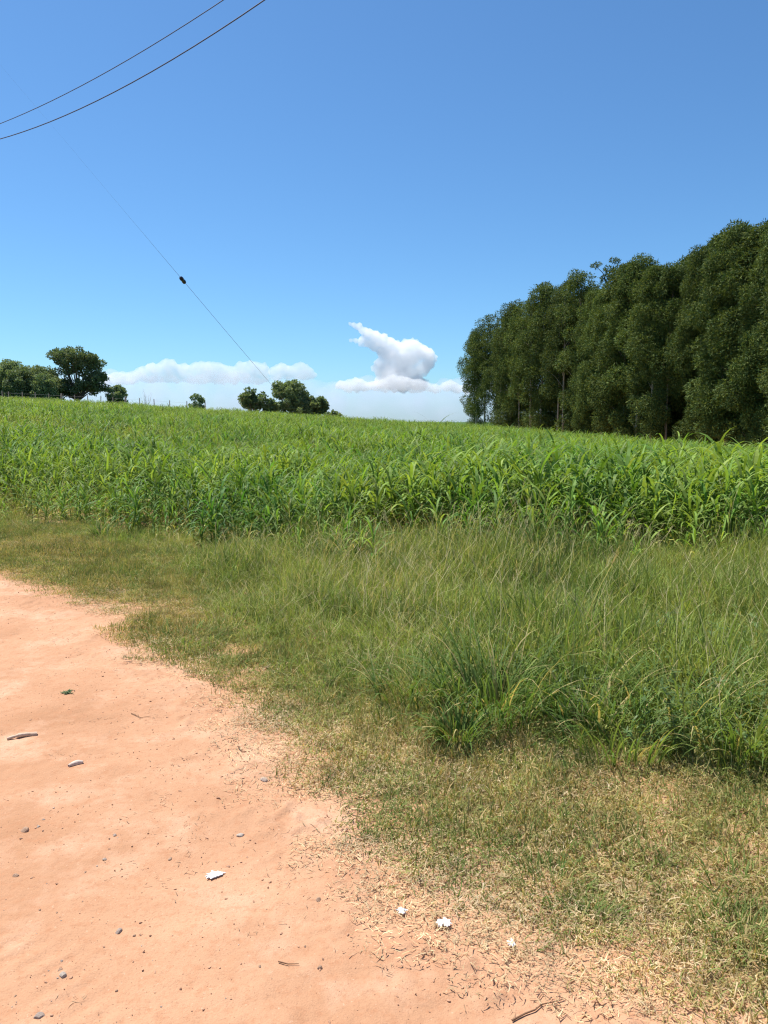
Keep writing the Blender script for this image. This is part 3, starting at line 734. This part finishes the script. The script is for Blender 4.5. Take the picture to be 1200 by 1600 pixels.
# ------------------------------------------------------------------ wire fence on the rise
rng = np.random.default_rng(13)
fen = thing('wire_fence', (0, 0, 0), 'wire fence of weathered posts along the far edge of the field at left', 'fence')
tops = []
post_u = [3, 12, 34, 54, 75, 95, 116, 136, 156, 175, 195, 217, 240, 264, 291, 320]
for k, u in enumerate(post_u):
    Yp = 105.5; px, py, _ = at_dist(u, 600, Yp); z0 = float(H(px, py)); thick = u in (95, 195)
    mb = MB(); r0 = 0.15 if thick else 0.065; h = 1.62 if thick else 1.5 + 0.1 * rng.random()
    lean_ = rng.normal(0, 0.03, 2)
    tube(mb, np.array([[0, 0, -0.3], [lean_[0] * .5, lean_[1] * .5, h * 0.5], [lean_[0], lean_[1], h]]), [r0, r0 * 0.95, r0 * 0.9], 8)
    obj('post', mb.mesh('post'), M['post'], fen, (px, py, z0)); tops.append((px, py, z0))
mb = MB()
for hz in (0.5, 0.9, 1.3):
    tube(mb, np.array([[a, b, c + hz] for a, b, c in tops]), 0.004, 4)
obj('fence_wire', mb.mesh('fence_wire'), M['gwire'], fen)

# ------------------------------------------------------------------ overhead wires
def overhead(px_pts, z_near, z_far, rad, lab, ext=(25, 12)):
    # px_pts from left (far) to right (near); ground track between the two end rays
    (u0, v0), (u1, v1) = px_pts[0], px_pts[-1]
    d0, d1 = ray(u0, v0), ray(u1, v1)
    p0 = d0 * (z_far - EYE) / d0[2]; p1 = d1 * (z_near - EYE) / d1[2]
    tr = p1[:2] - p0[:2]; ss, zz = [], []
    for u, v in px_pts:
        dd = ray(u, v)
        # solve k*dd.xy = p0.xy + s*tr
        Amat = np.array([[dd[0], -tr[0]], [dd[1], -tr[1]]]); k, s = np.linalg.solve(Amat, p0[:2])
        ss.append(s); zz.append(EYE + k * dd[2])
    co = np.polyfit(ss, zz, 2); L = np.linalg.norm(tr)
    S = np.linspace(-ext[0] / L, 1 + ext[1] / L, 90)
    P = np.stack([p0[0] + S * tr[0], p0[1] + S * tr[1], np.polyval(co, S)], 1)
    mb = MB(); tube(mb, P, rad, 6)
    return tag(obj('power_line', mb.mesh('power_line', True), M['wire']), lab, 'power line', 'overhead power lines')
overhead([(0, 193), (60, 168), (120, 138), (200, 92), (280, 46), (350, -1)], 7.0, 7.1, 0.006, 'upper thin dark power line crossing the top left corner')
overhead([(0, 217), (70, 194), (140, 163), (215, 124), (310, 68), (415, -1)], 6.6, 6.7, 0.0075, 'lower and slightly thicker dark power line crossing the top left corner')
# guy wire with insulator
g = thing('guy_wire', (0, 0, 0), 'thin guy wire with a dark insulator slanting down towards the round tree', 'wire')
gp = [(-20, 78, 14, .0004), (100, 218, 18, .0006), (185, 319, 21, .0012), (230, 372, 23, .0026), (285, 437, 26, .0055), (350, 514, 33, .0068), (390, 561, 42, .0085), (424, 601, 60, .010), (452, 636, 110, .012)]
inner = gp
pts = np.array([at_dist(u, v, Y_) for u, v, Y_, _ in inner])
tq = np.linspace(0, len(inner) - 1, 60); P = np.stack([np.interp(tq, range(len(inner)), pts[:, k]) for k in range(3)], 1)
rr = np.interp(tq, range(len(inner)), [q[3] for q in inner])
mb = MB(); tube(mb, P, rr, 6); obj('wire', mb.mesh('wire', True), M['gwire'], g)
a = np.array(at_dist(282.5, 434, 25.8)); b = np.array(at_dist(288.5, 441.5, 26.2)); mb = MB()
P = np.array([a + (b - a) * s for s in (-0.06, 0, 0.06, 0.3, 0.36, 0.64, 0.7, 0.94, 1, 1.06)]); tube(mb, P, [.014, .035, .062, .066, .05, .05, .066, .062, .035, .014], 12)
obj('insulator', mb.mesh('insulator', True), M['insul'], g)

# ------------------------------------------------------------------ small things on the road
def stone_mesh(seed, flat=0.6):
    import bmesh
    r = np.random.default_rng(seed); bm = bmesh.new(); bmesh.ops.create_icosphere(bm, subdivisions=3, radius=1)
    ax = np.array([1, 0.65 + 0.3 * r.random(), flat * (0.8 + 0.4 * r.random())]); cuts = r.normal(0, 1, (9, 3)); cuts /= np.linalg.norm(cuts, axis=1)[:, None]
    for v in bm.verts:
        p = np.array(v.co)
        for c in cuts:
            dd = p @ c - 0.72
            if dd > 0: p = p - c * dd * 0.85
        p = p * (1 + 0.04 * float(vn(p[0] * 4 + seed, p[1] * 4 + p[2] * 3, seed)))
        v.co = p * ax
    me = bpy.data.meshes.new('pebble'); bm.to_mesh(me); bm.free(); return me
st_me = {k: [stone_mesh(700 + i + 10 * j) for i in range(4)] for j, k in enumerate(('stone', 'grey', 'pale'))}
for k, L in st_me.items():
    for m_ in L: m_.materials.append(M[k])
def pebble(u, v, wpx, kind, lab, grp=None, k=0, sink=0.25):
    px, py = on_ground(u, v); dist = math.hypot(py, EYE); s = wpx / 2 / F * dist
    o = obj('pebble', st_me[kind][k % 4], None, None, (px, py, ground_z(px, py) + 0.006 + s * 0.45 * (1 - 2 * sink) * 0.35))
    o.rotation_euler = (0.1, 0.1, (u * 7.3) % 6.28); o.scale = (s, s, s)
    return tag(o, lab, 'stone', grp)
pebble(40, 1299, 13, 'stone', 'rounded reddish pebble at left beside two small pale chips', k=1)
pebble(60, 1294, 6, 'pale', 'small pale chip right of the rounded reddish pebble at left', k=2)
pebble(68, 1283, 5, 'grey', 'tiny grey chip above the pale one at left', k=0)
pebble(186, 1457, 12, 'grey', 'dark grey pebble in the lower left part of the road', k=3)
pebble(412, 1222, 15, 'grey', 'flat grey stone near the straw at the road edge', k=0, sink=0.4)
pebble(376, 1306, 13, 'pale', 'pale pebble half sunk above the white scrap', k=1, sink=0.35)
pebble(266, 1343, 8, 'stone', 'small brown pebble left of the white scrap', k=2)
pebble(62, 1590, 16, 'grey', 'half buried grey stone at the bottom left', k=2, sink=0.4)
pebble(98, 1524, 12, 'pale', 'pale flat pebble among gravel at lower left', k=3)
pebble(94, 1515, 9, 'stone', 'brown pebble touching the pale flat one at lower left', k=0)
pebble(25, 1370, 9, 'stone', 'small brown pebble near the left edge above the gravel patch', k=3)
pebble(500, 1512, 9, 'stone', 'dark brown pebble at the bottom middle of the road', k=1)
pebble(497, 1410, 9, 'stone', 'brown pebble in the middle of the road, right of the white scrap', k=1)
pebble(180, 1308, 7, 'grey', 'small dark pebble above the middle left of the road', k=1)
pebble(163, 1345, 8, 'grey', 'small dark pebble right of the reddish one', k=2)
for i in range(60):
    if i < 44: u, v = rng.normal(90, 90), rng.normal(1490, 90)
    else: u, v = rng.random() * 700, 1130 + rng.random() * 470
    if not (2 < u < 900 and 960 < v < 1598): continue
    px, py = on_ground(u, v)
    if edge_d(px, py) > -0.1: continue
    pebble(u, v, 2 + 4 * rng.random() ** 3, ['stone', 'stone', 'grey', 'pale'][i % 4],
           'tiny %s pebble loose on the %s of the red dirt road' % (['reddish', 'brown', 'grey', 'pale'][i % 4], 'lower left part' if (u < 250 and v > 1380) else 'middle or right part'), 'small pebbles scattered on the dirt road', k=i)
# crumbs of soil, chaff and tiny gravel
x = rng.random(26000) * 7 - 4.8; y = 1.6 + rng.random(26000) ** 1.6 * 8; d = edge_d(x, y)
cl = sm(-0.1, 0.9, fbm(x * 1.4, y * 1.4, 90, 4)) + 0.9 * np.exp(-((d + 0.2) / 0.2) ** 2) + 0.06
k = (d < 0.05) & (rng.random(len(x)) < cl * 0.75); x, y = x[k], y[k]
s_ = 0.0010 + 0.0042 * rng.random(len(x)) ** 5
sm_me = [stone_mesh(760 + i, 0.7) for i in range(4)]
M['crumb'] = plain_mat('soil_crumb', (0.38, 0.21, 0.125), (0.55, 0.32, 0.20), 3, 0.95)
scatter('gravel', sm_me, place(x, y, 0.007), rots(len(x), 0.5), np.stack([s_ * (1 + rng.random(len(x))), s_, s_], 1), rng.integers(0, 4, len(x)),
        'fine reddish gravel and soil crumbs scattered over the dirt road', 'gravel', M['crumb'])
# chaff: short dark-brown fibres lying on the road
def chaff_patch(seed):
    r = np.random.default_rng(seed); n = 9; mb = MB(); b = np.stack([r.normal(0, 0.05, n), r.normal(0, 0.03, n), 0.002 + 0.003 * r.random(n)], 1)
    mb.add(*strips(b, r.random(n) * 6.283, 0.008 + 0.03 * r.random(n) ** 2, 1.5 + 0.1 * r.random(n), r.normal(0, 0.3, n), 0.0014 + 0.0012 * r.random(n), 3, r.random(n), azturn=r.normal(0, 1.2, n)))
    return mb.mesh('chaff')
M['chaff'] = leaf_mat('chaff_fibre', (0.22, 0.12, 0.06), (0.30, 0.18, 0.09), (0.42, 0.28, 0.16), patch=3, trans=0.1, vary=0.3)
x = rng.random(2200) * 7 - 4.8; y = 1.6 + rng.random(2200) ** 1.5 * 7; d = edge_d(x, y)
cl = sm(0.0, 0.9, fbm(x * 1.7, y * 1.7, 93, 4)) + 0.8 * np.exp(-((d + 0.2) / 0.2) ** 2) + 0.05
k = (d < 0.0) & (rng.random(len(x)) < cl); x, y = x[k], y[k]; s_ = 0.7 + 0.7 * rng.random(len(x))
scatter('chaff', [chaff_patch(s) for s in range(6)], place(x, y, 0.008), rots(len(x), 0.03), np.stack([s_] * 3, 1), rng.integers(0, 6, len(x)),
        'thin brown plant fibres scattered over the dirt road', 'debris', M['chaff'])

# stick at the left
a = np.array([*on_ground(11, 1158), 0]); b = np.array([*on_ground(58, 1150), 0])
for q in (a, b): q[2] = ground_z(q[0], q[1]) + 0.012
mb = MB(); S = np.linspace(0, 1, 12); r = np.random.default_rng(2)
P = a + (b - a) * S[:, None] + np.stack([0 * S, 0.006 * np.sin(S * 3), 0.005 * np.sin(S * 4)], 1)
tube(mb, P, 0.0075 + 0.0055 * S + 0.001 * r.normal(0, 1, 12), 9)
tag(obj('stick', mb.mesh('stick', True), M['stick']), 'short straight dry stick lying at the left edge of the road', 'stick')
# flat grey chip of wood
a = np.array([*on_ground(107, 1201), 0]); b = np.array([*on_ground(130, 1195), 0])
for q in (a, b): q[2] = ground_z(q[0], q[1]) + 0.012
mb = MB(); S = np.linspace(0, 1, 8); P = a + (b - a) * S[:, None] + np.stack([0 * S, 0.01 * np.sin(S * 3), 0 * S], 1)
tube(mb, P, 0.009 * (0.5 + np.sin(S * 3.1) * 0.8) + 0.002, 7)
tag(obj('wood_chip', mb.mesh('wood_chip', True), M['grey']), 'greyish piece of bark lying below and right of the stick', 'bark')
# twigs
def twig(pxs, rad, lab, mat='twig', branch=()):
    mb = MB()
    def path(L):
        Q = []
        for u, v in L:
            px, py = on_ground(u, v); Q.append((px, py, ground_z(px, py) + 0.009 + rad))
        return np.array(Q)
    tube(mb, path(pxs), np.linspace(rad, rad * 0.5, len(pxs)), 6)
    for bpx in branch: tube(mb, path(bpx), np.linspace(rad * 0.7, rad * 0.3, len(bpx)), 5)
    tag(obj('twig', mb.mesh('twig', True), M[mat]), lab, 'twig')
twig([(800, 1599), (820, 1588), (836, 1580), (846, 1570), (862, 1566), (880, 1562)], 0.0028, 'branched brown twig at the bottom edge below the straw',
     branch=[[(846, 1570), (842, 1560), (848, 1552)], [(862, 1566), (872, 1578), (884, 1588), (892, 1596)]])
twig([(435, 1505), (450, 1510), (467, 1509)], 0.0022, 'thin straight twig at the bottom middle of the road')
twig([(372, 1172), (378, 1178), (390, 1180)], 0.003, 'short curved twig at the corner where turf meets road')
twig([(205, 1118), (220, 1124), (236, 1122)], 0.002, 'thin twig on the road right of the stick')
# tiny weed on the road
px, py = on_ground(110, 1083)
wm = mesh('weed', *[np.array(q) for q in [weed_mesh(340, 0.09).vertices and np.array([v.co[:] for v in weed_mesh(340, 0.09).vertices])]], quads=np.array([list(p.vertices) for p in weed_mesh(340, 0.09).polygons]))
o = obj('road_weed', wm, M['weed'], loc=(px, py, ground_z(px, py))); o.scale = (.45, .45, .22)
tag(o, 'tiny grey-green weed growing alone on the dirt road', 'weed')

# white tufts: a handful of crumpled lobes each
def fluff(u, v, wpx, n, lab, seed, elong=1.0):
    r = np.random.default_rng(seed); px, py = on_ground(u, v); s = wpx * 0.44 / F * math.hypot(py, EYE)
    bm = bmesh.new(); bmesh.ops.create_icosphere(bm, subdivisions=4, radius=1)
    P = np.array([q.co[:] for q in bm.verts]); Fc = np.array([[q.index for q in f.verts] for f in bm.faces]); bm.free()
    a = np.arctan2(P[:, 1], P[:, 0])
    rag = 0.72 + 0.30 * vn(np.cos(a) * 2.2 + seed, np.sin(a) * 2.2, seed) + 0.30 * vn(np.cos(a) * 6 + seed, np.sin(a) * 6, seed + 1) + 0.25 * np.maximum(0, vn(np.cos(a) * 13, np.sin(a) * 13 + seed, seed + 2))
    crm = 1 - 0.55 * np.abs(fbm(P[:, 0] * 2.7 + seed, P[:, 1] * 2.7 + P[:, 2] * 1.9, seed + 5, 3))
    P = P * np.stack([rag * elong, rag, 0.26 * crm], 1) * s; P[:, 2] += s * 0.12
    me = mesh('white_tuft', P, tris=Fc); me.attributes.new('t', 'FLOAT', 'POINT')
    o = obj('white_tuft', me, M['white'], loc=(px, py, ground_z(px, py) + 0.010)); o.rotation_euler = (0, 0, 0.5 * seed)
    tag(o, lab, 'white tuft')
fluff(335, 1368, 19, 70, 'white wedge-shaped scrap lying alone in the middle of the road', 1, 1.6)
fluff(628, 1426, 20, 60, 'leftmost of the three white tufts beside the straw edge', 2)
fluff(693, 1447, 23, 60, 'middle and largest of the three white tufts, on the straw', 3)
fluff(800, 1479, 19, 45, 'rightmost and smallest of the three white tufts', 4)

# ------------------------------------------------------------------ clouds
import bmesh
_bm = bmesh.new(); bmesh.ops.create_icosphere(_bm, subdivisions=2, radius=1)
ICO = (np.array([v.co[:] for v in _bm.verts]), np.array([[v.index for v in f.verts] for f in _bm.faces])); _bm.free()
def cloud_mat(name, dens, col=(1, 1, 1)):
    m, nt = new_mat(name)
    v = N(nt, 'ShaderNodeVolumePrincipled', inp={'Density': dens, 'Anisotropy': 0.3, 'Color': rgb(col)})
    o = N(nt, 'ShaderNodeOutputMaterial'); lk(nt, v.outputs[0], o.inputs['Volume']); return m
def cloud(name, blobs, Yd, vox, mat, lab, seed, kids=10, depth=0.8, kid=(0.28, 0.5), squash=1.0, cut_v=None):
    """puffs given as (u, v, r) in photo pixels, built at their real size Yd metres away"""
    r = np.random.default_rng(seed); k = Yd / F; B = []
    def ball(c, rad): B.append((*c, rad))
    for u, v, rad in blobs:
        c = np.array(at_dist(u, v, Yd)); Rm = rad * k; c[1] += r.normal(0, depth) * Rm
        ball(c, Rm)
        for i in range(kids):
            dv = r.normal(0, 1, 3); dv /= np.linalg.norm(dv); rk = Rm * (kid[0] + (kid[1] - kid[0]) * r.random()); ck = c + dv * Rm * 0.85 * np.array([1, 1, squash]); ball(ck, rk)
            for j in range(3):
                d2 = dv + r.normal(0, 0.6, 3); d2 /= np.linalg.norm(d2); ball(ck + d2 * rk * 0.85 * np.array([1, 1, squash]), rk * (0.3 + 0.25 * r.random()))
    B = np.array(B); sv, sf = ICO
    V = (sv[None] * np.array([1, 1, squash]) * B[:, 3, None, None] + B[:, None, :3]).reshape(-1, 3)
    me = mesh(name, V, tris=(sf[None] + (np.arange(len(B)) * len(sv))[:, None, None]).reshape(-1, 3))
    o = bpy.data.objects.new(name, me); C.objects.link(o)
    md = o.modifiers.new('r', 'REMESH'); md.mode = 'VOXEL'; md.voxel_size = vox
    dg = bpy.context.evaluated_depsgraph_get(); me2 = bpy.data.meshes.new_from_object(o.evaluated_get(dg)); o.modifiers.clear(); o.data = me2
    me2.materials.clear(); me2.materials.append(mat)
    return tag(o, lab, 'cloud')
big = [(547, 506, 3), (553, 508, 4.5), (561, 511, 6), (569, 517, 7), (577, 521, 8), (586, 526, 10), (597, 532, 11), (609, 537, 11), (618, 541, 10), (566, 530, 6), (575, 536, 7), (556, 532, 4), (548, 532, 3), (563, 538, 4), (586, 541, 9),
       (628, 546, 12), (640, 541, 11), (650, 544, 11), (660, 550, 12), (668, 556, 12), (669, 568, 11), (662, 575, 11), (600, 550, 12), (612, 557, 14), (640, 560, 16), (626, 570, 16), (606, 570, 12), (594, 566, 8), (588, 575, 7),
       (596, 582, 11), (612, 585, 14), (632, 586, 15), (650, 584, 13), (594, 596, 10), (610, 598, 12), (630, 600, 14), (650, 598, 13), (660, 600, 9)]
DEEP = cloud_mat('cloud_dense', 0.0085)
cloud('cumulus_cloud', big, 14000, 17, DEEP, 'tall bright cumulus cloud leaning left above the skyline', 1, depth=0.35, kids=9)
def bank(knots, step, base_v, r0, seed):
    r = np.random.default_rng(seed); us = np.arange(knots[0][0], knots[-1][0], step); out = []
    for u in us:
        tv = np.interp(u, [k[0] for k in knots], [k[1] for k in knots]); rr_ = r0 * (0.7 + 0.6 * r.random())
        out.append((u, tv + rr_ + r.normal(0, 1.2), rr_))
        v = tv + rr_ * 2.2
        while v < base_v: out.append((u + r.normal(0, 2), v, r0 * (0.8 + 0.4 * r.random()))); v += r0 * 1.2
    return out
LOWM = cloud_mat('cloud_low', 0.0048)
cloud('cloud_bank', bank([(528, 598), (545, 594), (556, 590), (575, 597), (590, 594), (604, 588), (625, 586), (640, 590), (655, 592), (668, 598), (690, 600), (703, 594), (716, 600), (730, 602), (745, 596), (790, 603)], 4.5, 609, 6.0, 2),
      12800, 22, DEEP, 'low row of white puffs under the tall cumulus cloud', 2, kids=7, depth=0.3)
cloud('cloud_bank', bank([(165, 586), (185, 580), (205, 583), (220, 572), (232, 570), (245, 568), (255, 562), (268, 561), (280, 570), (295, 569), (315, 565), (340, 566), (360, 572), (378, 567), (395, 563), (412, 568), (420, 577)], 4.5, 596, 6.0, 3),
      16000, 26, LOWM, 'long low white cloud bank above the left skyline trees', 3, kids=7, depth=0.3)
cloud('cloud_bank', bank([(427, 574), (440, 569), (455, 572), (466, 567), (478, 570), (490, 578)], 4.5, 590, 6.0, 5),
      15500, 26, LOWM, 'short white cloud just above the round tree', 5, kids=7, depth=0.3)
r = np.random.default_rng(8); veil = [(u, (606 if u < 500 else 613) + 4 * math.sin(u * 0.031) + r.normal(0, 3), 20 + r.normal(0, 2.5)) for u in np.arange(60, 1300, 11)]
veil += [(u, v, 22) for u in np.arange(60, 1300, 14) for v in (630, 648)]
cloud('cloud_veil', veil, 20000, 70, cloud_mat('cloud_thin', 0.0008, (0.86, 0.90, 1.0)), 'broad pale veil of distant cloud low along the horizon', 4, kids=3, depth=0.5)
